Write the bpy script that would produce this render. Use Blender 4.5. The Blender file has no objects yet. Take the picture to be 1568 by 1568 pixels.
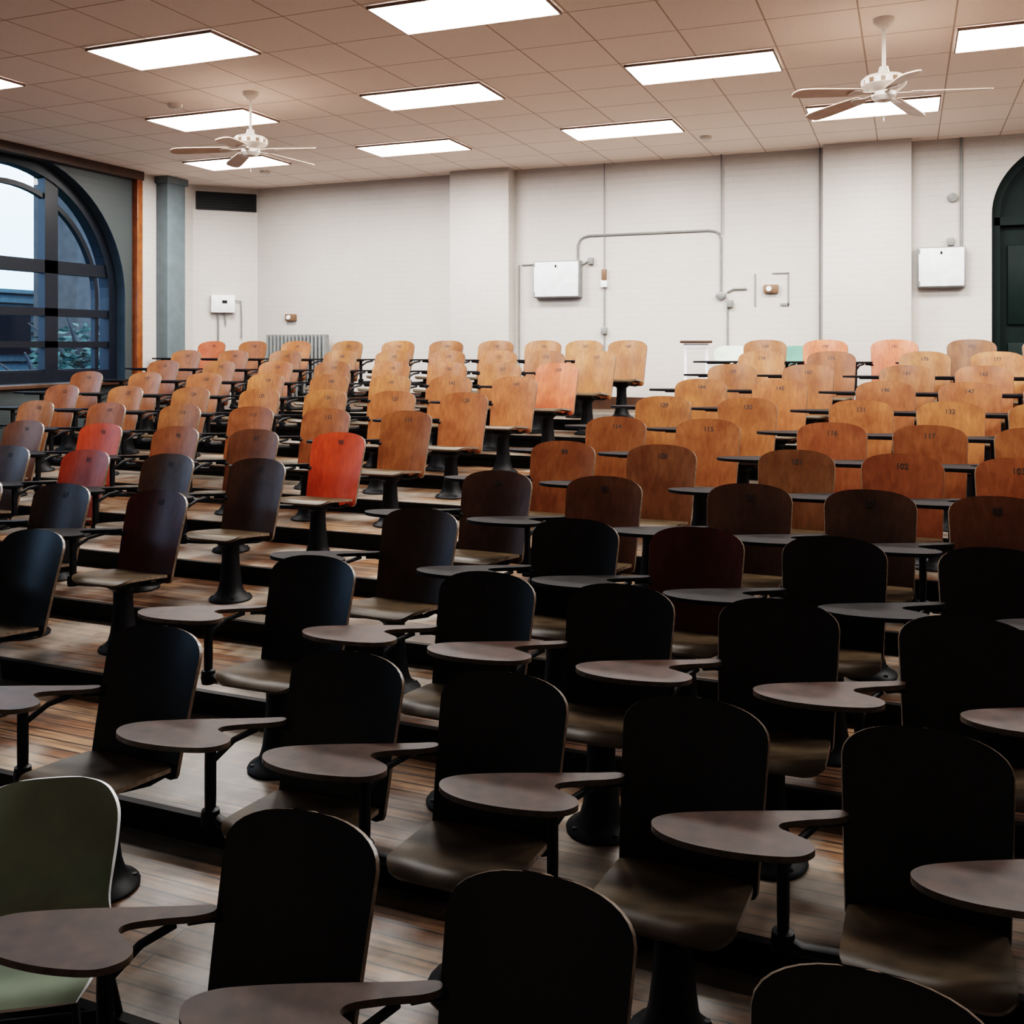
import bpy, bmesh, math, random
from mathutils import Vector, Matrix
random.seed(7)
scene = bpy.context.scene
EYE = 2.12
CEIL = EYE + 2.35
WALLY = 12.15
LX = -9.66
RX = 6.5
FY = -5.0
STEP = 0.119
YB = {1: 2.22, 2: 3.12, 3: 4.0}
for i in range(4, 13):
    YB[i] = 4.0 + (i - 3) * 0.775
def tier_z(i): return (i - 1) * STEP
BACKZ = tier_z(12)

# ------------------------------------------------------------ materials
def new_mat(name):
    m = bpy.data.materials.new(name); m.use_nodes = True
    nt = m.node_tree
    return m, nt, nt.nodes['Principled BSDF']
def N(nt, t, **kw):
    n = nt.nodes.new(t)
    for k, v in kw.items(): setattr(n, k, v)
    return n
def simple(name, col, rough=0.5, metal=0.0, noise=0.12, scale=8.0, bump=0.0, spec=.5):
    m, nt, b = new_mat(name)
    tc = N(nt, 'ShaderNodeTexCoord')
    nz = N(nt, 'ShaderNodeTexNoise'); nz.inputs['Scale'].default_value = scale; nz.inputs['Detail'].default_value = 5
    nt.links.new(tc.outputs['Object'], nz.inputs['Vector'])
    r = N(nt, 'ShaderNodeValToRGB')
    r.color_ramp.elements[0].position = .3; r.color_ramp.elements[1].position = .7
    r.color_ramp.elements[0].color = tuple(c * (1 - noise) for c in col) + (1,)
    r.color_ramp.elements[1].color = tuple(min(1, c * (1 + noise)) for c in col) + (1,)
    nt.links.new(nz.outputs['Fac'], r.inputs['Fac'])
    nt.links.new(r.outputs['Color'], b.inputs['Base Color'])
    b.inputs['Roughness'].default_value = rough; b.inputs['Metallic'].default_value = metal
    b.inputs['Specular IOR Level'].default_value = spec
    if bump:
        bp = N(nt, 'ShaderNodeBump'); bp.inputs['Strength'].default_value = bump; bp.inputs['Distance'].default_value = .01
        nt.links.new(nz.outputs['Fac'], bp.inputs['Height']); nt.links.new(bp.outputs['Normal'], b.inputs['Normal'])
    return m

def wood_obj(name, rough=.32, mult=1.0, grain_scale=(6, 6, .9)):
    """plywood whose tint comes from the object's colour"""
    m, nt, b = new_mat(name)
    oi = N(nt, 'ShaderNodeObjectInfo'); tc = N(nt, 'ShaderNodeTexCoord')
    add = N(nt, 'ShaderNodeVectorMath', operation='ADD')
    mul = N(nt, 'ShaderNodeVectorMath', operation='SCALE'); mul.inputs['Scale'].default_value = 37.0
    cmb = N(nt, 'ShaderNodeCombineXYZ')
    for k in range(3): nt.links.new(oi.outputs['Random'], cmb.inputs[k])
    nt.links.new(cmb.outputs[0], mul.inputs[0])
    nt.links.new(tc.outputs['Object'], add.inputs[0]); nt.links.new(mul.outputs[0], add.inputs[1])
    mp = N(nt, 'ShaderNodeMapping'); mp.inputs['Scale'].default_value = grain_scale
    nt.links.new(add.outputs[0], mp.inputs['Vector'])
    nz = N(nt, 'ShaderNodeTexNoise'); nz.inputs['Scale'].default_value = 6; nz.inputs['Detail'].default_value = 8; nz.inputs['Distortion'].default_value = .6
    nt.links.new(mp.outputs[0], nz.inputs['Vector'])
    blot = N(nt, 'ShaderNodeTexNoise'); blot.inputs['Scale'].default_value = 5; blot.inputs['Detail'].default_value = 3
    nt.links.new(add.outputs[0], blot.inputs['Vector'])
    r = N(nt, 'ShaderNodeValToRGB')
    r.color_ramp.elements[0].position = .3; r.color_ramp.elements[0].color = (.72*mult, .69*mult, .66*mult, 1)
    r.color_ramp.elements[1].position = .7; r.color_ramp.elements[1].color = (1.05*mult, 1.05*mult, 1.05*mult, 1)
    nt.links.new(nz.outputs['Fac'], r.inputs['Fac'])
    r2 = N(nt, 'ShaderNodeValToRGB')
    r2.color_ramp.elements[0].position = .3; r2.color_ramp.elements[0].color = (.70, .62, .58, 1)
    r2.color_ramp.elements[1].position = .65; r2.color_ramp.elements[1].color = (1, 1, 1, 1)
    nt.links.new(blot.outputs['Fac'], r2.inputs['Fac'])
    m1 = N(nt, 'ShaderNodeMixRGB', blend_type='MULTIPLY'); m1.inputs[0].default_value = 1
    m2 = N(nt, 'ShaderNodeMixRGB', blend_type='MULTIPLY'); m2.inputs[0].default_value = 1
    nt.links.new(oi.outputs['Color'], m1.inputs[1]); nt.links.new(r.outputs[0], m1.inputs[2])
    nt.links.new(m1.outputs[0], m2.inputs[1]); nt.links.new(r2.outputs[0], m2.inputs[2])
    nt.links.new(m2.outputs[0], b.inputs['Base Color'])
    b.inputs['Roughness'].default_value = rough
    b.inputs['Specular IOR Level'].default_value = .30
    return m

M_back = wood_obj('chair_plywood')
M_seat = simple('seat_wood_worn', (.052, .035, .019), .42, noise=.5, scale=7, spec=.16)
M_tab = simple('tablet_wood', (.040, .020, .014), .45, noise=.4, scale=14, spec=.12)
M_tabd = simple('tablet_dark', (.010, .008, .008), .55, noise=.4, scale=14, spec=.05)  # darker, rougher tablet top for the middle and rear rows
M_iron = simple('cast_iron_black', (.006, .006, .007), .5, .0, noise=.3, scale=20, spec=.2)
M_edge = simple('plywood_edge_highlight', (.13, .095, .07), .26, noise=.3, scale=40)  # ply edge, lightened so the rim highlight sits in its colour
M_num = simple('number_paint', (.02, .012, .008), .6)

# floor boards
def floor_mat():
    m, nt, b = new_mat('floor_boards')
    tc = N(nt, 'ShaderNodeTexCoord')
    br = N(nt, 'ShaderNodeTexBrick'); br.offset = .37
    br.inputs['Scale'].default_value = 1; br.inputs['Brick Width'].default_value = 2.3; br.inputs['Row Height'].default_value = .075
    br.inputs['Mortar Size'].default_value = .0045; br.inputs['Mortar'].default_value = (.012, .008, .006, 1)
    br.inputs['Color1'].default_value = (.20, .090, .042, 1); br.inputs['Color2'].default_value = (.34, .20, .115, 1)
    nt.links.new(tc.outputs['Object'], br.inputs['Vector'])
    mp = N(nt, 'ShaderNodeMapping'); mp.inputs['Scale'].default_value = (1.2, 16, 1)
    nt.links.new(tc.outputs['Object'], mp.inputs[0])
    nz = N(nt, 'ShaderNodeTexNoise'); nz.inputs['Scale'].default_value = 3; nz.inputs['Detail'].default_value = 8
    nt.links.new(mp.outputs[0], nz.inputs['Vector'])
    n2 = N(nt, 'ShaderNodeTexNoise'); n2.inputs['Scale'].default_value = 1.9; n2.inputs['Detail'].default_value = 6
    nt.links.new(tc.outputs['Object'], n2.inputs['Vector'])
    r = N(nt, 'ShaderNodeValToRGB'); r.color_ramp.elements[0].position = .35; r.color_ramp.elements[0].color = (.38, .36, .34, 1)
    r.color_ramp.elements[1].position = .65; r.color_ramp.elements[1].color = (1.1, 1.1, 1.1, 1)
    nt.links.new(nz.outputs['Fac'], r.inputs[0])
    mx = N(nt, 'ShaderNodeMixRGB', blend_type='MULTIPLY'); mx.inputs[0].default_value = 1
    nt.links.new(br.outputs['Color'], mx.inputs[1]); nt.links.new(r.outputs[0], mx.inputs[2])
    r2 = N(nt, 'ShaderNodeValToRGB'); r2.color_ramp.elements[0].position = .47; r2.color_ramp.elements[1].position = .57
    nt.links.new(n2.outputs['Fac'], r2.inputs[0])
    mw = N(nt, 'ShaderNodeMixRGB'); mw.inputs[2].default_value = (.42, .385, .34, 1)
    ml = N(nt, 'ShaderNodeMath', operation='MULTIPLY'); ml.inputs[1].default_value = .5
    nt.links.new(r2.outputs[0], ml.inputs[0]); nt.links.new(ml.outputs[0], mw.inputs[0])
    nt.links.new(mx.outputs[0], mw.inputs[1])
    n3 = N(nt, 'ShaderNodeTexNoise'); n3.inputs['Scale'].default_value = .9; n3.inputs['Detail'].default_value = 5; n3.inputs['Roughness'].default_value = .65
    mp3 = N(nt, 'ShaderNodeMapping'); mp3.inputs['Location'].default_value = (4.3, 7.7, 2.1)
    nt.links.new(tc.outputs['Object'], mp3.inputs[0]); nt.links.new(mp3.outputs[0], n3.inputs['Vector'])
    r3 = N(nt, 'ShaderNodeValToRGB'); r3.color_ramp.elements[0].position = .44; r3.color_ramp.elements[0].color = (.36, .36, .34, 1); r3.color_ramp.elements[1].position = .60
    nt.links.new(n3.outputs['Fac'], r3.inputs[0])
    md = N(nt, 'ShaderNodeMixRGB', blend_type='MULTIPLY'); md.inputs[0].default_value = 1
    nt.links.new(mw.outputs[0], md.inputs[1]); nt.links.new(r3.outputs[0], md.inputs[2]); nt.links.new(md.outputs[0], b.inputs['Base Color'])
    b.inputs['Roughness'].default_value = .35
    b.inputs['Specular IOR Level'].default_value = .4
    bp = N(nt, 'ShaderNodeBump'); bp.inputs['Strength'].default_value = .3; bp.inputs['Distance'].default_value = .004
    nt.links.new(br.outputs['Fac'], bp.inputs['Height']); bp.invert = True
    nt.links.new(bp.outputs['Normal'], b.inputs['Normal'])
    return m
M_floor = floor_mat()
M_riser = simple('riser_black', (.008, .0065, .006), .5, noise=.3, spec=.12)

def wall_mat(name, col, bw=.22, bh=.075, rough=.5, axis='X'):
    m, nt, b = new_mat(name)
    geo = N(nt, 'ShaderNodeNewGeometry'); sp = N(nt, 'ShaderNodeSeparateXYZ'); nt.links.new(geo.outputs['Position'], sp.inputs[0])
    cb = N(nt, 'ShaderNodeCombineXYZ'); nt.links.new(sp.outputs[axis], cb.inputs[0]); nt.links.new(sp.outputs['Z'], cb.inputs[1])
    br = N(nt, 'ShaderNodeTexBrick'); br.inputs['Scale'].default_value = 1; br.inputs['Brick Width'].default_value = bw
    br.inputs['Row Height'].default_value = bh; br.inputs['Mortar Size'].default_value = .005; br.inputs['Mortar Smooth'].default_value = .8
    c = col; d = tuple(x * .98 for x in col); e = tuple(x * .91 for x in col)
    br.inputs['Color1'].default_value = c + (1,); br.inputs['Color2'].default_value = d + (1,); br.inputs['Mortar'].default_value = e + (1,)
    nt.links.new(cb.outputs[0], br.inputs['Vector'])
    nz = N(nt, 'ShaderNodeTexNoise'); nz.inputs['Scale'].default_value = 1.2; nz.inputs['Detail'].default_value = 6
    nt.links.new(geo.outputs['Position'], nz.inputs['Vector'])
    r = N(nt, 'ShaderNodeValToRGB'); r.color_ramp.elements[0].position = .3; r.color_ramp.elements[0].color = (.92, .92, .92, 1)
    r.color_ramp.elements[1].position = .7
    nt.links.new(nz.outputs['Fac'], r.inputs[0])
    mx = N(nt, 'ShaderNodeMixRGB', blend_type='MULTIPLY'); mx.inputs[0].default_value = 1
    nt.links.new(br.outputs['Color'], mx.inputs[1]); nt.links.new(r.outputs[0], mx.inputs[2]); nt.links.new(mx.outputs[0], b.inputs['Base Color'])
    b.inputs['Roughness'].default_value = rough
    bp = N(nt, 'ShaderNodeBump'); bp.inputs['Strength'].default_value = .3; bp.inputs['Distance'].default_value = .003; bp.invert = True
    nt.links.new(br.outputs['Fac'], bp.inputs['Height']); nt.links.new(bp.outputs['Normal'], b.inputs['Normal'])
    return m
M_wall = wall_mat('painted_brick_white', (.54, .505, .475))
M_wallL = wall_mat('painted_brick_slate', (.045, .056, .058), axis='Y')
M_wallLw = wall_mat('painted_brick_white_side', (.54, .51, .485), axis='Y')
M_wallR = wall_mat('painted_brick_cream', (.80, .76, .70), axis='Y')
M_front = simple('front_wall_paint', (.45, .40, .35), .6)

def ceil_mat():
    m, nt, b = new_mat('acoustic_ceiling_tile')
    geo = N(nt, 'ShaderNodeNewGeometry'); mp = N(nt, 'ShaderNodeMapping')
    mp.inputs['Location'].default_value = (8.575 + 12.7, -5.86 + 13.6, 0)
    nt.links.new(geo.outputs['Position'], mp.inputs[0])
    br = N(nt, 'ShaderNodeTexBrick'); br.offset = 0; br.squash = 1
    br.inputs['Scale'].default_value = 1; br.inputs['Brick Width'].default_value = 1.27 / 2; br.inputs['Row Height'].default_value = .68
    br.inputs['Mortar Size'].default_value = .007; br.inputs['Mortar Smooth'].default_value = .2
    br.inputs['Color1'].default_value = (.98, .84, .775, 1); br.inputs['Color2'].default_value = (.95, .81, .74, 1)
    br.inputs['Mortar'].default_value = (.50, .37, .30, 1)
    nt.links.new(mp.outputs[0], br.inputs['Vector'])
    nz = N(nt, 'ShaderNodeTexNoise'); nz.inputs['Scale'].default_value = 90; nz.inputs['Detail'].default_value = 4
    nt.links.new(geo.outputs['Position'], nz.inputs['Vector'])
    r = N(nt, 'ShaderNodeValToRGB'); r.color_ramp.elements[0].position = .35; r.color_ramp.elements[0].color = (.95, .93, .92, 1); r.color_ramp.elements[1].position = .6
    nt.links.new(nz.outputs['Fac'], r.inputs[0])
    mx = N(nt, 'ShaderNodeMixRGB', blend_type='MULTIPLY'); mx.inputs[0].default_value = 1
    nt.links.new(br.outputs['Color'], mx.inputs[1]); nt.links.new(r.outputs[0], mx.inputs[2]); nt.links.new(mx.outputs[0], b.inputs['Base Color'])
    b.inputs['Roughness'].default_value = .85
    return m
M_ceil = ceil_mat()
M_winframe = simple('window_frame_navy', (.006, .009, .015), .4, spec=.3)
M_reveal = simple('reveal_blue_grey', (.035, .06, .085), .5)
M_orange = simple('casing_varnished_wood', (.20, .058, .016), .35, noise=.3, scale=12)
M_dkwood = simple('dark_wood_trim', (.05, .024, .014), .4, noise=.3)
M_green = simple('door_dark_green', (.006, .013, .012), .5, spec=.15)
M_metalw = simple('painted_metal_white', (.80, .82, .84), .35)
M_grey = simple('painted_metal_grey', (.19, .20, .20), .4)
M_conduit = simple('conduit_painted', (.20, .205, .195), .4)
M_black = simple('vent_black', (.008, .008, .009), .5, spec=.2)
M_fan = simple('fan_enamel', (.66, .58, .52), .35)
M_blade = simple('fan_blade_cream', (.60, .45, .37), .45)
M_brown = simple('device_brown', (.17, .09, .05), .5)
M_teal = simple('column_blue_grey', (.12, .155, .17), .5)
M_shellg = simple('plastic_sage', (.25, .30, .23), .35)
M_shellw = simple('plastic_pale_green', (.55, .62, .54), .35)
M_shelld = simple('plastic_green', (.08, .22, .16), .35)
M_tbar = simple('ceiling_tbar', (.26, .18, .14), .5)
def emis(name, col, s):
    m, nt, b = new_mat(name)
    b.inputs['Base Color'].default_value = (.8, .8, .8, 1)
    tc = N(nt, 'ShaderNodeTexCoord')
    vo = N(nt, 'ShaderNodeTexVoronoi'); vo.inputs['Scale'].default_value = 7; vo.inputs['Randomness'].default_value = 0
    nt.links.new(tc.outputs['Object'], vo.inputs['Vector'])
    r = N(nt, 'ShaderNodeValToRGB'); r.color_ramp.elements[0].position = .0; r.color_ramp.elements[0].color = (1.15, 1.15, 1.15, 1)
    r.color_ramp.elements[1].position = .7; r.color_ramp.elements[1].color = (.85, .85, .85, 1)
    nt.links.new(vo.outputs['Distance'], r.inputs[0])
    mx = N(nt, 'ShaderNodeMixRGB', blend_type='MULTIPLY'); mx.inputs[0].default_value = 1; mx.inputs[1].default_value = col + (1,)
    nt.links.new(r.outputs[0], mx.inputs[2]); nt.links.new(mx.outputs[0], b.inputs['Emission Color'])
    b.inputs['Emission Strength'].default_value = s
    return m
M_lens = emis('troffer_lens', (1.0, .97, .935), 9.0)
def glass():
    m = bpy.data.materials.new('window_glass'); m.use_nodes = True; nt = m.node_tree; nt.nodes.clear()
    o = N(nt, 'ShaderNodeOutputMaterial'); t = N(nt, 'ShaderNodeBsdfTransparent'); g = N(nt, 'ShaderNodeBsdfGlossy')
    g.inputs['Roughness'].default_value = .02; t.inputs['Color'].default_value = (.62, .80, .97, 1)
    mx = N(nt, 'ShaderNodeMixShader'); mx.inputs[0].default_value = .02
    nt.links.new(t.outputs[0], mx.inputs[1]); nt.links.new(g.outputs[0], mx.inputs[2]); nt.links.new(mx.outputs[0], o.inputs[0])
    return m
M_glass = glass()

# ------------------------------------------------------------ mesh kit
class Kit:
    def __init__(s): s.v = []; s.f = []; s.m = []; s.mats = []
    def mi(s, mat):
        if mat not in s.mats: s.mats.append(mat)
        return s.mats.index(mat)
    def add(s, verts, faces, mat, xf=None):
        o = len(s.v); k = s.mi(mat)
        for p in verts:
            p = Vector(p); s.v.append(xf @ p if xf else p)
        for f in faces: s.f.append([o + a for a in f]); s.m.append(k)
    def box(s, c, d, mat, rot=None):
        x, y, z = [a / 2 for a in d]
        vs = [(-x,-y,-z),(x,-y,-z),(x,y,-z),(-x,y,-z),(-x,-y,z),(x,-y,z),(x,y,z),(-x,y,z)]
        fs = [(0,3,2,1),(4,5,6,7),(0,1,5,4),(1,2,6,5),(2,3,7,6),(3,0,4,7)]
        xf = Matrix.Translation(c)
        if rot: xf = xf @ rot
        s.add(vs, fs, mat, xf)
    def bbox(s, c, d, mat, r=.008, rot=None, seg=2):
        bm = bmesh.new(); bmesh.ops.create_cube(bm, size=1)
        for v in bm.verts: v.co = Vector((v.co.x*d[0], v.co.y*d[1], v.co.z*d[2]))
        bmesh.ops.bevel(bm, geom=bm.edges[:], offset=r, segments=seg, affect='EDGES', profile=.5)
        bm.verts.index_update()
        xf = Matrix.Translation(c)
        if rot: xf = xf @ rot
        s.add([v.co.copy() for v in bm.verts], [[v.index for v in f.verts] for f in bm.faces], mat, xf); bm.free()
    def lathe(s, prof, mat, n=20, xf=None):
        vs = []; fs = []
        for r, z in prof:
            for k in range(n):
                a = 2*math.pi*k/n; vs.append((r*math.cos(a), r*math.sin(a), z))
        for j in range(len(prof)-1):
            for k in range(n):
                k2 = (k+1) % n; fs.append((j*n+k, j*n+k2, (j+1)*n+k2, (j+1)*n+k))
        fs.append(tuple(reversed(range(n)))); fs.append(tuple(range((len(prof)-1)*n, len(prof)*n)))
        s.add(vs, fs, mat, xf)
    def tube(s, pts, r, mat, n=10, flat=1.0):
        pts = [Vector(p) for p in pts]; vs = []; fs = []
        up = None
        for i, p in enumerate(pts):
            t = (pts[min(i+1, len(pts)-1)] - pts[max(i-1, 0)]).normalized()
            if up is None: up = Vector((0,0,1)) if abs(t.z) < .9 else Vector((0,1,0))
            a = t.cross(up)
            if a.length < 1e-4: a = t.cross(Vector((1,0,0)))
            a.normalize(); b = a.cross(t).normalized(); up = b
            rr = r[i] if isinstance(r, (list, tuple)) else r
            for k in range(n):
                q = 2*math.pi*k/n; vs.append(p + a*rr*math.cos(q) + b*rr*flat*math.sin(q))
        for i in range(len(pts)-1):
            for k in range(n):
                k2 = (k+1) % n; fs.append((i*n+k, (i+1)*n+k, (i+1)*n+k2, i*n+k2))
        fs.append(tuple(range(n))); fs.append(tuple(reversed(range((len(pts)-1)*n, len(pts)*n))))
        s.add(vs, fs, mat)
    def sheet(s, fn, nu, nv, th, mat, emat=None):
        P = [[Vector(fn(i/nu, j/nv)) for i in range(nu+1)] for j in range(nv+1)]
        top = []; bot = []
        for j in range(nv+1):
            for i in range(nu+1):
                du = P[j][min(i+1,nu)] - P[j][max(i-1,0)]
                dv = P[min(j+1,nv)][i] - P[max(j-1,0)][i]
                n = du.cross(dv); n = n.normalized() if n.length > 1e-9 else Vector((0,-1,0))
                top.append(P[j][i]); bot.append(P[j][i] - n*th)
        w = nu+1; fs = []; fb = []; fe = []; o = len(top)
        for j in range(nv):
            for i in range(nu):
                a, b, c, d = j*w+i, j*w+i+1, (j+1)*w+i+1, (j+1)*w+i
                fs.append((a,b,c,d)); fb.append((o+d,o+c,o+b,o+a))
        ring = [i for i in range(w)] + [j*w+nu for j in range(1,nv+1)] + [nv*w+i for i in range(nu-1,-1,-1)] + [j*w for j in range(nv-1,0,-1)]
        for k in range(len(ring)):
            a, b = ring[k], ring[(k+1)%len(ring)]
            fe.append((b, a, o+a, o+b))
        base = len(s.v)
        s.add(top+bot, fs+fb, mat)
        k = s.mi(emat or mat)
        for f in fe: s.f.append([base+a for a in f]); s.m.append(k)
    def prism(s, outline, z0, z1, mat, emat=None, xf=None):
        n = len(outline)
        vs = [(x,y,z0) for x,y in outline] + [(x,y,z1) for x,y in outline]
        s.add(vs, [tuple(reversed(range(n))), tuple(range(n,2*n))], mat, xf)
        base = len(s.v) - 2*n; k = s.mi(emat or mat)
        for i in range(n):
            j = (i+1) % n; s.f.append([base+i, base+j, base+n+j, base+n+i]); s.m.append(k)
    def mesh(s, name, smooth=True, ang=38):
        me = bpy.data.meshes.new(name)
        me.from_pydata([tuple(v) for v in s.v], [], s.f)
        for m in s.mats: me.materials.append(m)
        me.polygons.foreach_set('material_index', s.m)
        bm = bmesh.new(); bm.from_mesh(me)
        bmesh.ops.recalc_face_normals(bm, faces=bm.faces[:])
        if smooth:
            for f in bm.faces: f.smooth = True
            for e in bm.edges:
                if len(e.link_faces) == 2 and e.calc_face_angle(0) > math.radians(ang): e.smooth = False
        bm.to_mesh(me); bm.free(); me.update()
        return me
    def obj(s, name, loc=(0,0,0), rotz=0, smooth=True, parent=None):
        o = bpy.data.objects.new(name, s.mesh(name, smooth)); scene.collection.objects.link(o)
        o.location = loc; o.rotation_euler = (0,0,rotz)
        if parent: o.parent = parent
        return o

def catmull(pts, n=6):
    out = []; L = len(pts)
    for i in range(L):
        p0, p1, p2, p3 = [Vector(pts[(i+k-1) % L]) for k in range(4)]
        for j in range(n):
            t = j/n
            q = .5*((2*p1) + (-p0+p2)*t + (2*p0-5*p1+4*p2-p3)*t*t + (-p0+3*p1-3*p2+p3)*t**3)
            out.append((q.x, q.y))
    return out

# ------------------------------------------------------------ room shell
def grid_wall(name, pt, a0, a1, z0, z1, openings, mat, thick, mat_rev, matfn=None):
    k = Kit()
    ops = sorted(openings); cur = a0
    def quad(aa, ab, za, zb, zc, zd):
        m = matfn((aa+ab)/2) if matfn else mat
        k.add([pt(aa, za, 0), pt(ab, zb, 0), pt(ab, zd, 0), pt(aa, zc, 0)], [(0,1,2,3)], m)
    for (c, hw, sill, spr, rise) in ops:
        if c-hw > cur: quad(cur, c-hw, z0, z0, z1, z1)
        n = 36
        arc = []
        for i in range(n+1):
            t = math.pi*(1-i/n); arc.append((c+hw*math.cos(t), spr+rise*math.sin(t)))
        for i in range(n):
            quad(arc[i][0], arc[i+1][0], arc[i][1], arc[i+1][1], z1, z1)
        if sill > z0: quad(c-hw, c+hw, z0, z0, sill, sill)
        loop = [(c-hw, sill)] + arc + [(c+hw, sill)]
        L = len(loop)
        for i in range(L):
            p, q = loop[i], loop[(i+1) % L]
            k.add([pt(p[0],p[1],0), pt(q[0],q[1],0), pt(q[0],q[1],thick), pt(p[0],p[1],thick)], [(0,1,2,3)], mat_rev)
        cur = c+hw
    if cur < a1:
        if matfn and cur < 10.3 < a1:
            quad(cur, 10.3, z0, z0, z1, z1); cur = 10.3
        quad(cur, a1, z0, z0, z1, z1)
    return k.obj(name, smooth=False)

TH = .38
WIN = [(8.46, 1.70, EYE-.45, EYE+.64, 1.66), (4.3, 1.70, EYE-.45, EYE+.64, 1.66), (.2, 1.70, EYE-.45, EYE+.64, 1.66)]
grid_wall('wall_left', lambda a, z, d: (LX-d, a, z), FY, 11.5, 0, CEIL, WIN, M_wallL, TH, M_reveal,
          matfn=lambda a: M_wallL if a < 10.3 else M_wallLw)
k = Kit(); k.add([(LX,11.5,0),(LX+.65,WALLY,0),(LX+.65,WALLY,CEIL),(LX,11.5,CEIL)], [(0,1,2,3)], M_wallLw); k.obj('wall_corner', smooth=False)
DOOR = (1.75, .88, BACKZ, EYE+1.47, .82)
grid_wall('wall_back', lambda a, z, d: (a, WALLY+d, z), LX+.65, RX, 0, CEIL, [DOOR], M_wall, TH, M_green)
k = Kit(); k.add([(RX,FY,0),(RX,WALLY,0),(RX,WALLY,CEIL),(RX,FY,CEIL)], [(0,1,2,3)], M_wallR); k.obj('wall_right', smooth=False)
k = Kit(); k.add([(LX,FY,0),(RX,FY,0),(RX,FY,CEIL),(LX,FY,CEIL)], [(0,1,2,3)], M_front); k.obj('wall_front', smooth=False)
k = Kit(); k.box(((LX+RX)/2, (FY+WALLY)/2, CEIL+.05), (RX-LX+.02, WALLY-FY+.02, .1), M_ceil); k.obj('ceiling', smooth=False)
# stepped floor
k = Kit()
prof = [(FY, 0)]
for i in range(2, 13):
    yr = YB[i-1] + .06
    prof += [(yr, tier_z(i-1)), (yr, tier_z(i))]
prof.append((WALLY, BACKZ))
for (y0, z0), (y1, z1) in zip(prof[:-1], prof[1:]):
    m = M_riser if abs(y1-y0) < 1e-6 else M_floor
    k.add([(LX,y0,z0),(RX,y0,z0),(RX,y1,z1),(LX,y1,z1)], [(0,1,2,3)], m)
    if m is M_riser:
        k.box(((LX+RX)/2, y0-.006, z1-.016), (RX-LX-.02, .035, .036), M_riser)
poly = [(y, z) for y, z in prof] + [(WALLY, -.1), (FY, -.1)]
k.add([(LX, y, z) for y, z in poly], [tuple(range(len(poly)))], M_riser)
k.add([(RX, y, z) for y, z in poly], [tuple(range(len(poly)))], M_riser)
k.obj('floor', smooth=False)

for (x0, x1, d) in [(-5.72, -4.86, .24), (-.92, .04, .20)]:
    k = Kit(); k.bbox(((x0+x1)/2, WALLY-d/2+.02, (BACKZ+CEIL)/2), (x1-x0, d+.04, CEIL-BACKZ+.02), M_wall, .012); k.obj('wall_pilaster')
k = Kit(); k.bbox((LX+.1, 10.92, (BACKZ+CEIL)/2), (.2, .36, CEIL-BACKZ), M_teal, .01)
k.box((LX+.1, 10.92, BACKZ+.05), (.25, .42, .1), M_teal); k.box((LX+.1, 10.92, CEIL-.05), (.25,.42,.09), M_teal); k.obj('steel_column')
k = Kit(); k.bbox((LX+.04, 10.34, (CEIL+.9)/2), (.10, .10, CEIL-.9-.15), M_orange, .008); k.obj('trim_1')
k = Kit(); k.bbox((LX+.05, (FY+10.4)/2, CEIL-.06), (.12, 10.4-FY, .12), M_dkwood, .01); k.obj('trim_2')
k = Kit(); k.box(((LX+RX)/2+.3, WALLY-.015, BACKZ+.08), (RX-LX-1.0, .03, .16), M_dkwood); k.obj('baseboard_back')

def arch_pts(c, hw, sill, spr, rise, inset, n=36):
    pts = [(c-hw+inset, sill+inset)]
    for i in range(n+1):
        t = math.pi*(1-i/n); pts.append((c+(hw-inset)*math.cos(t), spr+(rise-inset)*math.sin(t)))
    pts.append((c+hw-inset, sill+inset)); return pts
def arched_frame(k, W, pt, w, d0, d1, mat, inset=0):
    A = arch_pts(*W, inset); B = arch_pts(*W, inset+w); L = len(A)
    for i in range(L):
        j = (i+1) % L
        vs = [pt(*A[i],d0), pt(*A[j],d0), pt(*B[j],d0), pt(*B[i],d0), pt(*A[i],d1), pt(*A[j],d1), pt(*B[j],d1), pt(*B[i],d1)]
        k.add(vs, [(0,1,2,3),(7,6,5,4),(3,2,6,7),(0,4,5,1)], mat)
for n, W in enumerate(WIN):
    c, hw, sill, spr, rise = W
    pt = lambda a, z, d: (LX-d, a, z)
    k = Kit()
    arched_frame(k, W, pt, .14, .14, .30, M_winframe)
    def bar(a0, a1, z0, z1, d0=.16, d1=.27): 
        k.box((LX-(d0+d1)/2, (a0+a1)/2, (z0+z1)/2), (d1-d0, a1-a0, z1-z0), M_winframe)
    for sg in (-1, 1):
        a = c+sg*.64; zt = spr+(rise)*math.sqrt(max(0, 1-(.64/hw)**2))-.05
        bar(a-.10, a+.10, sill, zt)
    W2 = (c, hw-.28, sill+.1, spr-.02, rise-.30)
    arched_frame(k, W2, pt, .06, .18, .25, M_winframe)
    bar(c-hw+.05, c+hw-.05, EYE+.98-.08, EYE+.98+.08)
    bar(c-hw+.05, c+hw-.05, EYE+.42-.05, EYE+.42+.05)
    bar(c-hw+.05, c+hw-.05, EYE+.02-.04, EYE+.02+.04)
    A = arch_pts(*W, .02)
    k.add([pt(a, z, .22) for a, z in A], [tuple(range(len(A)))], M_glass)
    k.bbox((LX+.0, c, sill-.03), (.16, hw*2+.1, .05), M_dkwood, .01)
    k.obj('window_%d' % (n+1), smooth=False)
pt = lambda a, z, d: (a, WALLY+d, z)
k = Kit(); arched_frame(k, DOOR, pt, .09, .10, .24, M_green)
A = arch_pts(*DOOR, .01); k.add([pt(a, z, .2) for a, z in A], [tuple(range(len(A)))], M_green)
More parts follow.
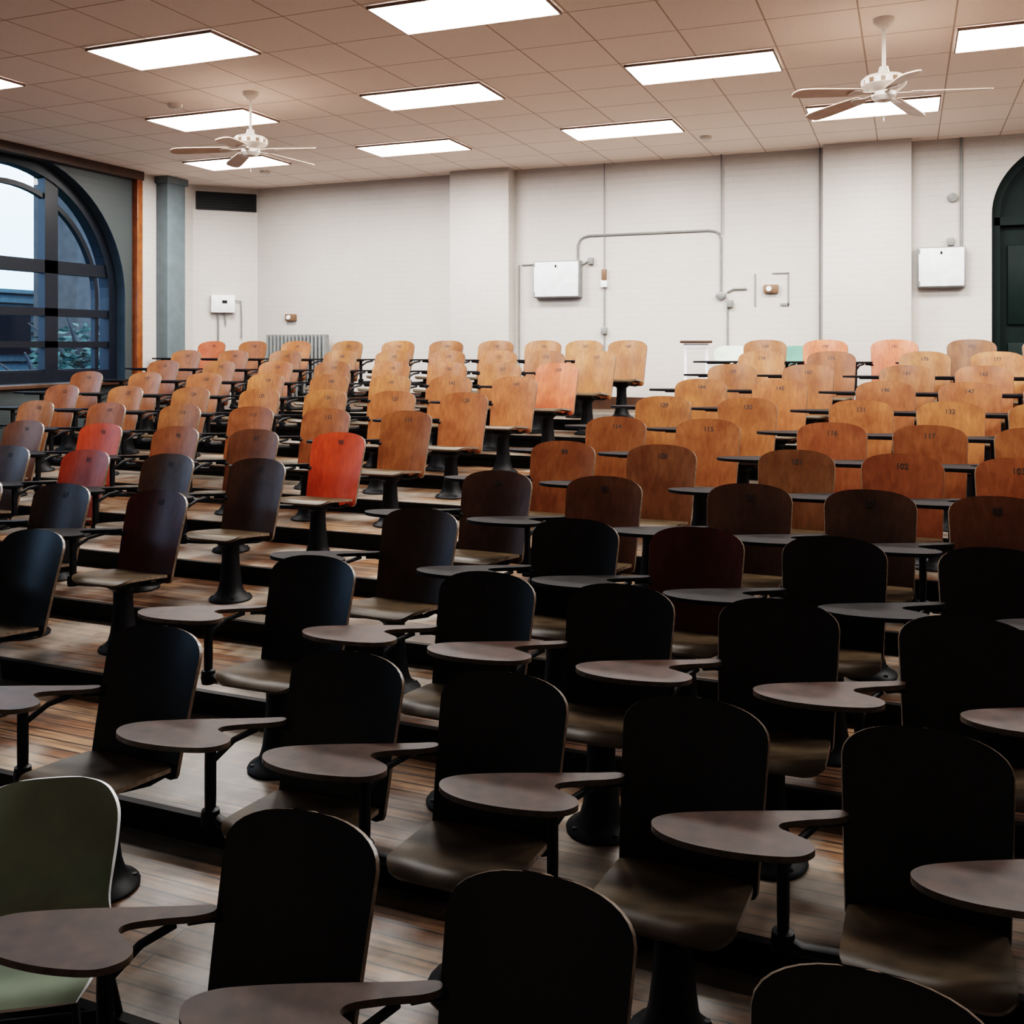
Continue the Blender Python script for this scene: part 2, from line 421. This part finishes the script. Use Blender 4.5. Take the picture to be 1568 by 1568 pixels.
k.box((1.75, WALLY+.15, (BACKZ+EYE+1.4)/2), (.07, .1, EYE+1.4-BACKZ), M_green)
k.box((1.75, WALLY+.15, EYE+1.4), (1.7, .1, .09), M_green)
for sx in (-.42, .42):
    for zc, zh in ((BACKZ+.5, .7), (BACKZ+1.5, .9)):
        k.bbox((1.75+sx, WALLY+.19, zc), (.58, .05, zh), M_green, .015)
k.lathe([(.0,0),(.03,0),(.035,.02),(.0,.04)], M_conduit, 12, Matrix.Translation((1.65, WALLY+.1, BACKZ+1.0)) @ Matrix.Rotation(math.pi/2, 4, 'X'))
k.obj('door_1')

# ------------------------------------------------------------ outside the windows
M_sid = simple('exterior_siding', (.10, .17, .21), .7)
M_brick = simple('exterior_brick', (.024, .022, .022), .8, noise=.35, scale=6)
k = Kit(); k.box((-24, 17, 0.5), (2, 16, 6.4), M_sid)
for j in range(22): k.box((-22.97, 17, -2.1+j*.27), (.06, 16, .04), M_black)
for j in range(5): k.box((-22.95, 11.5+j*2.8, 2.5), (.1, 1.2, 1.2), M_winframe)
k.obj('neighbour_building', smooth=False)
k = Kit(); k.box((-19.2, 22.9, 2.6), (1.4, 10, 9.6), M_brick)
for j in range(4): k.box((-18.48, 19.3+j*2.4, 3.2), (.06, 1.0, 1.6), M_sid); k.box((-18.44, 19.3+j*2.4, 3.2), (.06, .08, 1.6), M_winframe)
k.obj('brick_building', smooth=False)
M_leaf = simple('foliage', (.022, .058, .050), .8, noise=.6, scale=3)
M_trunk = simple('bark', (.03, .028, .03), .9)
for (x, y, s) in [(-15.0, 14.6, .85), (-13.6, 12.3, .55), (-15.2, 18.2, .9), (-15, 4, 1.0)]:
    k = Kit()
    k.tube([(0,0,-2.4),(0.05,0,0),(.1,.05,1.6*s),(0,0,2.6*s)], [.2,.16,.11,.04], M_trunk)
    for j in range(6):
        a = j*1.05; k.tube([(0.05,0,1.0*s+j*.15),(.6*math.cos(a)*s,.6*math.sin(a)*s,1.9*s+j*.15),(1.1*math.cos(a)*s,1.1*math.sin(a)*s,2.3*s+j*.15)], [.06,.04,.015], M_trunk, 6)
    for j in range(1100):
        th = random.uniform(0, 6.28); ph = math.acos(random.uniform(-.8,1)); r = random.uniform(.4,1.45)*s
        p = Vector((r*math.sin(ph)*math.cos(th), r*math.sin(ph)*math.sin(th), 1.75*s + r*math.cos(ph)*.9))
        q = Matrix.Rotation(random.uniform(0,6.28),4,'Z') @ Matrix.Rotation(random.uniform(0,3),4,'X')
        w = random.uniform(.06,.13)
        k.add([(-w,0,0),(0,-w*.6,0),(w,0,.02),(0,w*.6,0)], [(0,1,2,3)], M_leaf, Matrix.Translation(p) @ q)
    k.obj('tree', (x, y, 0), smooth=False)
k = Kit(); k.add([(-60,-40,-2.4),(LX-.5,-40,-2.4),(LX-.5,50,-2.4),(-60,50,-2.4)], [(0,1,2,3)], M_leaf); k.obj('ground_outside', smooth=False)

# ------------------------------------------------------------ ceiling lights
def troffer(x, y):
    k = Kit(); w, d = 1.22, .61
    k.add([(-w/2+.012,-d/2+.012,-.010),(w/2-.012,-d/2+.012,-.010),(w/2-.012,d/2-.012,-.010),(-w/2+.012,d/2-.012,-.010)], [(3,2,1,0)], M_lens)
    for (c, s) in [((0,-d/2+.006,-.010),(w,.012,.022)), ((0,d/2-.006,-.010),(w,.012,.022)), ((-w/2+.006,0,-.010),(.012,d-.024,.022)), ((w/2-.006,0,-.010),(.012,d-.024,.022))]:
        k.box(c, s, M_tbar)
    k.obj('ceiling_light_panel', (x, y, CEIL-.003), smooth=False)
for y, xs in ((10.28, (-7.94,-5.4,-2.86,-.32,2.22,4.76)), (8.24, (-6.67,-4.13,-1.59,.95,3.49)), (6.20, (-7.94,-5.4,-2.86,-.32,2.22))):
    for x in xs: troffer(x, y)

# ------------------------------------------------------------ ceiling fans
def fan(x, y, a0):
    e = bpy.data.objects.new('ceiling_fan', None); scene.collection.objects.link(e); e.location = (x, y, CEIL)
    k = Kit()
    k.lathe([(.0,0),(.075,0),(.07,-.03),(.03,-.07),(.0,-.07)], M_fan, 20); k.obj('canopy', parent=e)
    k = Kit(); k.lathe([(.013,-.05),(.013,-.38)], M_fan, 12); k.obj('downrod', parent=e)
    k = Kit(); k.lathe([(.0,-.34),(.03,-.345),(.04,-.39),(.13,-.415),(.155,-.44),(.155,-.48),(.12,-.51),(.085,-.53),(.085,-.56),(.06,-.59),(0,-.60)], M_fan, 28)
    for j in range(12):
        a = j*math.pi/6; k.box((.156*math.cos(a), .156*math.sin(a), -.46), (.006,.03,.03), M_brown, Matrix.Rotation(a,4,'Z'))
    k.obj('motor_housing', parent=e)
    k = Kit(); k.lathe([(.002,-.59),(.002,-.71),(.006,-.73),(.001,-.74)], M_fan, 8); k.obj('pull_chain', parent=e)
    for j in range(5):
        k = Kit(); a = math.radians(a0+72*j)
        R = Matrix.Rotation(a,4,'Z')
        T = R @ Matrix.Translation((0,0,-.525)) @ Matrix.Rotation(math.radians(4),4,'Y') @ Matrix.Rotation(math.radians(12),4,'X')
        out = catmull([(.20,-.05),(.30,-.06),(.45,-.066),(.62,-.068),(.69,-.05),(.71,0),(.69,.05),(.62,.068),(.45,.066),(.30,.06),(.20,.05),(.185,0)], 4)
        k.prism(out, -.004, .004, M_blade, xf=T)
        out = catmull([(.08,-.02),(.16,-.014),(.22,-.045),(.27,-.03),(.28,0),(.27,.03),(.22,.045),(.16,.014),(.08,.02)], 3)
        k.prism(out, -.010, -.004, M_fan, xf=T)
        k.obj('blade_%d' % (j+1), parent=e)
fan(-5.64, 7.5, -2); fan(-.16, 7.52, -2)

for (x, y) in [(-6.6, 7.6), (-8.0, 10.95), (-2.1, 11.0)]:
    k = Kit(); k.lathe([(0,0),(.07,0),(.065,-.03),(.04,-.045),(0,-.045)], M_fan, 20); k.obj('smoke_detector', (x, y, CEIL))

# ------------------------------------------------------------ back wall equipment
def pipe(name, pts, r=.012, extra=None):
    k = Kit(); k.tube(pts, r, M_conduit, 8)
    for (x, z) in (extra or []): k.bbox((x, WALLY-.03, z), (.07,.06,.09), M_conduit, .008)
    return k.obj(name)
Yp = WALLY-.016
def cab(name, x0, x1, z0, z1, yo=0, d=.13):
    k = Kit(); cx, cz = (x0+x1)/2, (z0+z1)/2
    k.bbox((cx, WALLY-yo-d/2, cz), (x1-x0, d, z1-z0), M_grey, .01)
    k.bbox((cx, WALLY-yo-d-.006, cz), (x1-x0-.03, .014, z1-z0-.03), M_metalw, .005)
    k.box((cx, WALLY-yo-d-.016, z1-.07), (.02, .01, .03), M_black)
    k.box((x0+.02, WALLY-yo-d-.008, z1-.05), (.02,.02,.05), M_grey); k.box((x0+.02, WALLY-yo-d-.008, z0+.05), (.02,.02,.05), M_grey)
    k.obj(name)
cab('wall_cabinet', -4.56, -3.92, EYE+.63, EYE+1.11)
cab('wall_cabinet', .10, .60, EYE+.66, EYE+1.12, 0, .12)
zt = EYE+1.43
pipe('conduit', [(-3.98,Yp,EYE+1.1),(-3.98,Yp,zt-.12),(-3.95,Yp,zt-.05),(-3.90,Yp,zt-.015),(-3.82,Yp,zt),(-2.28,Yp,zt),(-2.20,Yp,zt-.015),(-2.15,Yp,zt-.05),(-2.13,Yp,zt-.12),(-2.13,Yp,EYE+.68)], .015)
pipe('conduit', [(-3.62,Yp,CEIL),(-3.62,Yp,EYE+1.0)], .007)
pipe('conduit', [(-3.62,Yp,EYE+.74),(-3.62,Yp,BACKZ+.2)], .009, [(-3.62, EYE+.2)])
pipe('conduit', [(-2.12,Yp-.03,CEIL),(-2.12,Yp-.03,zt-.05)], .010)
pipe('conduit', [(-4.80,Yp,EYE+1.08),(-4.80,Yp,BACKZ+.2)], .008, [])
pipe('conduit', [(-4.76,Yp,EYE+1.08),(-4.66,Yp,EYE+1.08),(-4.57,Yp,EYE+1.08)], .010, [])
pipe('conduit', [(-3.91,Yp,EYE+1.06),(-3.84,Yp,EYE+1.10),(-3.78,Yp,EYE+1.10)], .010, [(-3.80, EYE+1.1)])
pipe('conduit', [(-2.06,Yp,EYE+.66),(-1.98,Yp,EYE+.70),(-1.82,Yp,EYE+.70)], .014, [])
pipe('conduit', [(-2.05,Yp,EYE+.57),(-2.05,Yp,BACKZ+.3)], .010, [(-2.02, EYE+.52)])
pipe('conduit', [(-.97,Yp,CEIL),(-.97,Yp,BACKZ+.2)], .008, [])
pipe('conduit', [(.56,Yp,CEIL),(.56,Yp,EYE+1.13)], .016, [(.45, EYE+1.18)])
k = Kit(); k.lathe([(0,0),(.055,0),(.05,.04),(0,.045)], M_conduit, 18, Matrix.Translation((.47, WALLY, EYE+1.68)) @ Matrix.Rotation(math.pi/2,4,'X')); k.obj('fire_alarm_bell')
k = Kit(); k.lathe([(0,0),(.05,0),(.05,.05),(.03,.06),(0,.06)], M_grey, 14, Matrix.Translation((-2.13, WALLY, EYE+.62)) @ Matrix.Rotation(math.pi/2,4,'X'))
k.bbox((-2.13, WALLY-.03, EYE+.62), (.12,.05,.05), M_grey, .006); k.obj('junction_box')
k = Kit(); k.bbox((-3.62, WALLY-.03, EYE+.92), (.055,.05,.14), M_brown, .006); k.bbox((-3.62, WALLY-.03, EYE+.80), (.085,.05,.09), M_metalw, .006); k.obj('light_switch')
k = Kit()
for x in (-1.72, -1.33): k.box((x, WALLY-.008, EYE+.68), (.012,.016,.4), M_conduit)
k.box((-1.42, WALLY-.008, EYE+.88), (.2,.016,.012), M_conduit); k.box((-1.37, WALLY-.008, EYE+.50), (.10,.016,.03), M_conduit)
k.bbox((-1.53, WALLY-.03, EYE+.69), (.17,.06,.10), M_brown, .008); k.lathe([(0,0),(.035,0),(.03,.02),(0,.02)], M_metalw, 14, Matrix.Translation((-1.55, WALLY-.06, EYE+.69)) @ Matrix.Rotation(math.pi/2,4,'X')); k.obj('fire_alarm_pull')
k = Kit(); k.bbox((-8.4, WALLY-.03, EYE+.42), (.17,.06,.10), M_brown, .008); k.lathe([(0,0),(.035,0),(.03,.02),(0,.02)], M_metalw, 14, Matrix.Translation((-8.42, WALLY-.06, EYE+.42)) @ Matrix.Rotation(math.pi/2,4,'X')); k.obj('fire_alarm_pull')
RC = math.radians(45)
k = Kit(); k.bbox((0,-.055,0), (.34,.10,.26), M_metalw, .012); k.box((.02,-.11,.03),(.07,.012,.04), M_black)
k.tube([(-.06,-.03,-.1),(-.06,-.03,-.35),(-.06,-.02,-.6)], .012, M_conduit); k.tube([(.04,-.03,-.1),(.04,-.03,-.3)], .012, M_conduit)
k.tube([(.17,-.03,.05),(.26,-.03,.05),(.27,-.03,-.2),(.27,-.03,-.5)], .01, M_conduit)
k.obj('thermostat', (LX+.295, 11.785, EYE+.62), RC)
k = Kit(); k.box((0,-.02,0), (.86,.04,.26), M_black)
for j in range(6): k.box((0,-.045,-.10+j*.04), (.82,.02,.008), M_black)
k.obj('air_vent', (LX+.33, 11.83, CEIL-.22), RC)
k = Kit(); nf = 16
for j in range(nf):
    k.bbox((-.48+j*.064, 0, .52), (.036, .14, .92), M_grey, .014)
k.tube([(-.5,0,.95),(.5,0,.95)], .03, M_grey); k.tube([(-.5,0,.12),(.5,0,.12)], .03, M_grey)
for sx in (-.46,.46): k.box((sx,0,.04),(.05,.1,.08), M_grey)
k.obj('radiator', (-8.2, WALLY-.16, BACKZ+.0))

# ------------------------------------------------------------ tablet-arm chair
def back_geom(d):
    H = .53; t = 1-d/H
    z = .36 + .52*t
    y = .165 + .165*t + .02*(1-t)**2
    return y, z
def make_chair_mesh(mt):
    k = Kit()
    H = .53
    ds = [0,.0015,.005,.011,.019,.03,.044,.062,.085,.115,.16,.22,.29,.36,.43,.48,.505,.52,.53]
    nv = len(ds)-1
    def hw(d):
        W = .232 - .022*(d/H)
        R = .10
        if d < R: W *= max(.12, (1-((R-d)/R)**2.6)**(1/2.6))
        e = H-d
        if e < .03: W -= .03*(1-math.sqrt(max(0,1-((.03-e)/.03)**2)))
        return W
    def fn(u, v):
        d = ds[nv-round(v*nv)]
        x = (u*2-1)*hw(d)
        y, z = back_geom(d)
        y -= .040*(x/.232)**2
        return (x, y, z)
    k.sheet(fn, 14, nv, .014, M_back, M_edge)
    W, D = .205, .40
    def fs(u, v):
        yy = .175 - D + D*v
        e = v*D; w = W
        if e < .07: w = W-.07+math.sqrt(max(0,.07**2-(.07-e)**2))*1.0
        e2 = (1-v)*D
        if e2 < .05: w = W-.05+math.sqrt(max(0,.05**2-(.05-e2)**2))
        if v < .0001: w = W-.07
        x = (u*2-1)*w
        z = .458 - .046*v - .010*math.sin(math.pi*min(1, v*1.05)) + .014*(x/W)**2*math.sin(math.pi*v)
        if v < .18: z -= .030*((.18-v)/.18)**2
        return (x, yy, z)
    k.sheet(lambda u, v: fs(u, v**1.5), 10, 16, .016, M_seat, M_edge)
    k.lathe([(0,0),(.135,0),(.138,.010),(.130,.020),(.105,.030),(.085,.055),(.072,.10),(.062,.18),(.055,.27),(.055,.34),(.075,.358),(.09,.366),(.09,.376),(0,.376)], M_iron, 22)
    for j in range(4):
        a = math.pi/4+j*math.pi/2; k.lathe([(0,0),(.010,0),(.010,.03),(0,.032)], M_iron, 8, Matrix.Translation((.115*math.cos(a), .115*math.sin(a), 0)))
    k.bbox((0,-.02,.391), (.22,.26,.030), M_iron, .005, Matrix.Rotation(math.radians(-6),4,'X'))
    for sx in (-.13, .13):
        k.tube([(sx*.7,.0,.375),(sx,.10,.365),(sx,.18,.365),(sx,.208,.42),(sx,.24,.54),(sx,.270,.64)], [.018,.018,.019,.018,.015,.012], M_iron, 8, .6)
    TZ = .64
    px, py = -.36, -.03
    k.tube([(-.06,-.02,.375),(-.20,-.03,.365),(-.31,-.03,.36),(px,py,.385),(px,py,.45),(px,py,.55),(px,py,TZ-.02)], [.023,.023,.023,.023,.023,.023,.022], M_iron, 8, .75)
    k.lathe([(0,.335),(.03,.34),(.034,.365),(.03,.40),(0,.41)], M_iron, 12, Matrix.Translation((px,py,0)))
    k.bbox((-.45,-.04,TZ-.014), (.24,.08,.014), M_iron, .004)
    k.tube([(px,py,TZ-.08),(-.33,.06,TZ-.03),(-.29,.14,TZ-.015)], .011, M_iron, 8)
    k.tube([(-.27,.165,TZ-.012),(-.235,.20,TZ-.016),(-.205,.235,TZ-.03)], [.016,.016,.014], M_iron, 8)
    out = catmull([(-.275,-.055),(-.31,-.105),(-.39,-.135),(-.50,-.152),(-.61,-.148),(-.69,-.115),(-.72,-.06),(-.685,-.005),(-.60,.045),(-.50,.092),(-.40,.135),(-.30,.178),(-.225,.212),(-.205,.19),(-.235,.155),(-.31,.112),(-.372,.068),(-.378,.035),(-.34,.015),(-.29,-.012)], 5)
    k.prism(out, TZ-.008, TZ+.010, mt, M_edge if mt is M_tab else M_iron)
    return k.mesh('tablet_arm_chair')
chair_me = make_chair_mesh(M_tab)
chair_me_dark = make_chair_mesh(M_tabd)

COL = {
 'brown': (.235, .085, .033), 'tan': (.27, .103, .040), 'dark': (.15, .064, .028), 'shade_brown': (.095, .048, .027),
 'red': (.56, .085, .028), 'maroon': (.15, .034, .018), 'salmon': (.55, .135, .070), 'shade_black': (.014, .012, .011), 'tan2': (.31, .118, .048)}  # blackest and deep brown tints hold the shade of the front rows
def number_mesh(n):
    c = bpy.data.curves.new('number', 'FONT'); c.body = str(n); c.size = .048; c.align_x = 'CENTER'; c.align_y = 'CENTER'; c.extrude = .0006; c.offset = .0006
    c.materials.append(M_num); return c
cnt = 0
def chair(x, row, col, num=None, rot=None, dy=0):
    global cnt
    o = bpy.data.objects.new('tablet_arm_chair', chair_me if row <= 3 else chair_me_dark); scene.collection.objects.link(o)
    y = YB[row]-.33
    o.location = (x, y+dy, tier_z(row))
    o.rotation_euler = (0, 0, random.uniform(-.03, .03) if rot is None else rot)
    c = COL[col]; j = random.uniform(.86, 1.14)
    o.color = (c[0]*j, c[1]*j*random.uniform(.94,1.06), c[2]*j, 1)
    if num is not None:
        t = bpy.data.objects.new('number', number_mesh(num)); scene.collection.objects.link(t)
        yy, zz = back_geom(.075)
        t.parent = o; t.location = (0, yy-.0008, zz); t.rotation_euler = (math.radians(90)-math.atan2(.165,.52), 0, 0)
    cnt += 1
    return o

special = {(6,'L',0):'red', (5,'L',2):'red', (6,'L',3):'red', (4,'L',0):'maroon', (4,'C',2):'maroon', (10,'L',0):'salmon', (7,'C',5):'red', (10,'C',4):'salmon', (12,'L',9):'salmon', (9,'C',4):'salmon'}
def rowcol(r):  # wood darkens toward the front, painting in shade ahead of the ceiling lights
    if r <= 3: return random.choice(['shade_black','shade_black','shade_black'])
    if r == 4: return random.choice(['shade_brown','shade_brown','shade_black'])
    if r == 5: return random.choice(['shade_brown','dark','shade_brown'])
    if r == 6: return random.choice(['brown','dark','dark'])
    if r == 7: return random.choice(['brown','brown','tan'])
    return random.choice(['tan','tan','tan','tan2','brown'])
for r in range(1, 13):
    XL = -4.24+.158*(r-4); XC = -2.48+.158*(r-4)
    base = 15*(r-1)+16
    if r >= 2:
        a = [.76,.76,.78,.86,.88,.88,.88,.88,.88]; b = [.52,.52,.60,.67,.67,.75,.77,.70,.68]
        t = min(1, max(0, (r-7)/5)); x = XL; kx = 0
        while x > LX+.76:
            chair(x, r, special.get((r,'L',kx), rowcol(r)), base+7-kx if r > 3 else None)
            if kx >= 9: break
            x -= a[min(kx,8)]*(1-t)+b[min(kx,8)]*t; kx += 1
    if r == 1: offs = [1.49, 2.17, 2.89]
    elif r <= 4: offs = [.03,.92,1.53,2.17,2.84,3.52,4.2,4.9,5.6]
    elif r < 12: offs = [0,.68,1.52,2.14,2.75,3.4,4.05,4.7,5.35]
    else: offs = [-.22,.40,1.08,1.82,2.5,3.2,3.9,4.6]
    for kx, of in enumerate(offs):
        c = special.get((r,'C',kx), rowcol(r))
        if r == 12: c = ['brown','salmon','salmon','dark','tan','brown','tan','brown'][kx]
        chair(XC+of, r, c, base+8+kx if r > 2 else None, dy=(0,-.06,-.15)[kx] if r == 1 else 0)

# ------------------------------------------------------------ plastic shell chairs
def shell_chair(name, loc, rot, mat, metal=M_iron):
    k = Kit()
    prof = [(-.22,.435),(-.17,.45),(-.05,.44),(.08,.435),(.15,.45),(.19,.50),(.21,.58),(.232,.67),(.248,.74),(.257,.785),(.261,.805),(.263,.815)]
    wid = [.19,.215,.22,.21,.195,.185,.195,.205,.205,.180,.145,.09]
    n = len(prof)-1
    def cr(a, b, c, d, t): return .5*(2*b+(c-a)*t+(2*a-5*b+4*c-d)*t*t+(-a+3*b-3*c+d)*t**3)
    def fn(u, v):
        f = v*n; i = min(int(f), n-1); t = f-i
        g = lambda L: cr(L[max(i-1,0)], L[i], L[i+1], L[min(i+2,n)], t)
        y = g([p[0] for p in prof]); z = g([p[1] for p in prof]); w = g(wid)
        s = u*2-1; x = s*w; q = abs(x)/.2
        bend = .055*q**2.5
        y -= bend*min(1, max(0, (v-.35)/.2))
        z += bend*.6*max(0, 1-v/.42)*min(1, v*6)
        return (x, y, z)
    k.sheet(fn, 16, n*4, .012, mat, M_metalw)
    for sx in (-1, 1):
        k.tube([(sx*.22,-.22,0),(sx*.17,-.15,.40),(sx*.15,-.10,.425),(sx*.15,.10,.42),(sx*.17,.14,.40),(sx*.22,.24,0)], .011, metal, 8)
        for yy in (-.22,.24): k.lathe([(0,0),(.018,0),(.016,.03),(0,.03)], M_iron, 10, Matrix.Translation((sx*.22, yy, 0)))
    k.tube([(-.16,0,.42),(.16,0,.42)], .010, metal); k.tube([(-.2,.22,.12),(.2,.22,.12)], .008, metal)
    return k.obj(name, loc, rot)
shell_chair('plastic_chair', (-2.26, 2.0, 0), math.radians(32), M_shellg)
shell_chair('plastic_chair', (-1.86, 11.35, BACKZ), math.radians(10), M_shellw, M_grey)
shell_chair('plastic_chair', (-1.17, 11.45, BACKZ), math.radians(-5), M_shelld, M_grey)
k = Kit(); k.bbox((0,0,.86), (.36,.34,.03), M_dkwood, .008)
k.bbox((0,0,.81), (.28,.26,.06), M_metalw, .008)
for sx in (-.12,.12):
    for sy in (-.11,.11): k.box((sx,sy,.40), (.03,.03,.80), M_metalw)
k.obj('side_table', (-2.25, 11.2, BACKZ), .2)

# ------------------------------------------------------------ world, camera
w = bpy.data.worlds.new('World'); scene.world = w; w.use_nodes = True
nt = w.node_tree; bg = nt.nodes['Background']
tc = N(nt, 'ShaderNodeTexCoord'); sp = N(nt, 'ShaderNodeSeparateXYZ'); nt.links.new(tc.outputs['Generated'], sp.inputs[0])
r = N(nt, 'ShaderNodeValToRGB'); nt.links.new(sp.outputs['Z'], r.inputs[0])
r.color_ramp.elements[0].position = 0; r.color_ramp.elements[0].color = (.42, .62, .90, 1)
r.color_ramp.elements[1].position = .25; r.color_ramp.elements[1].color = (.85, .93, 1, 1)
nt.links.new(r.outputs[0], bg.inputs['Color']); bg.inputs['Strength'].default_value = 1.0

cam = bpy.data.cameras.new('camera'); co = bpy.data.objects.new('camera', cam); scene.collection.objects.link(co)
co.location = (0, 0, EYE); co.rotation_euler = (math.radians(90), 0, math.radians(22))
cam.lens = 36*1500/1568; cam.sensor_width = 36; cam.shift_y = -254/1568
cam.clip_start = .05
scene.camera = co
scene.view_settings.view_transform = 'Filmic'
scene.view_settings.look = 'High Contrast'
scene.view_settings.exposure = 2.5
print('chairs', cnt)
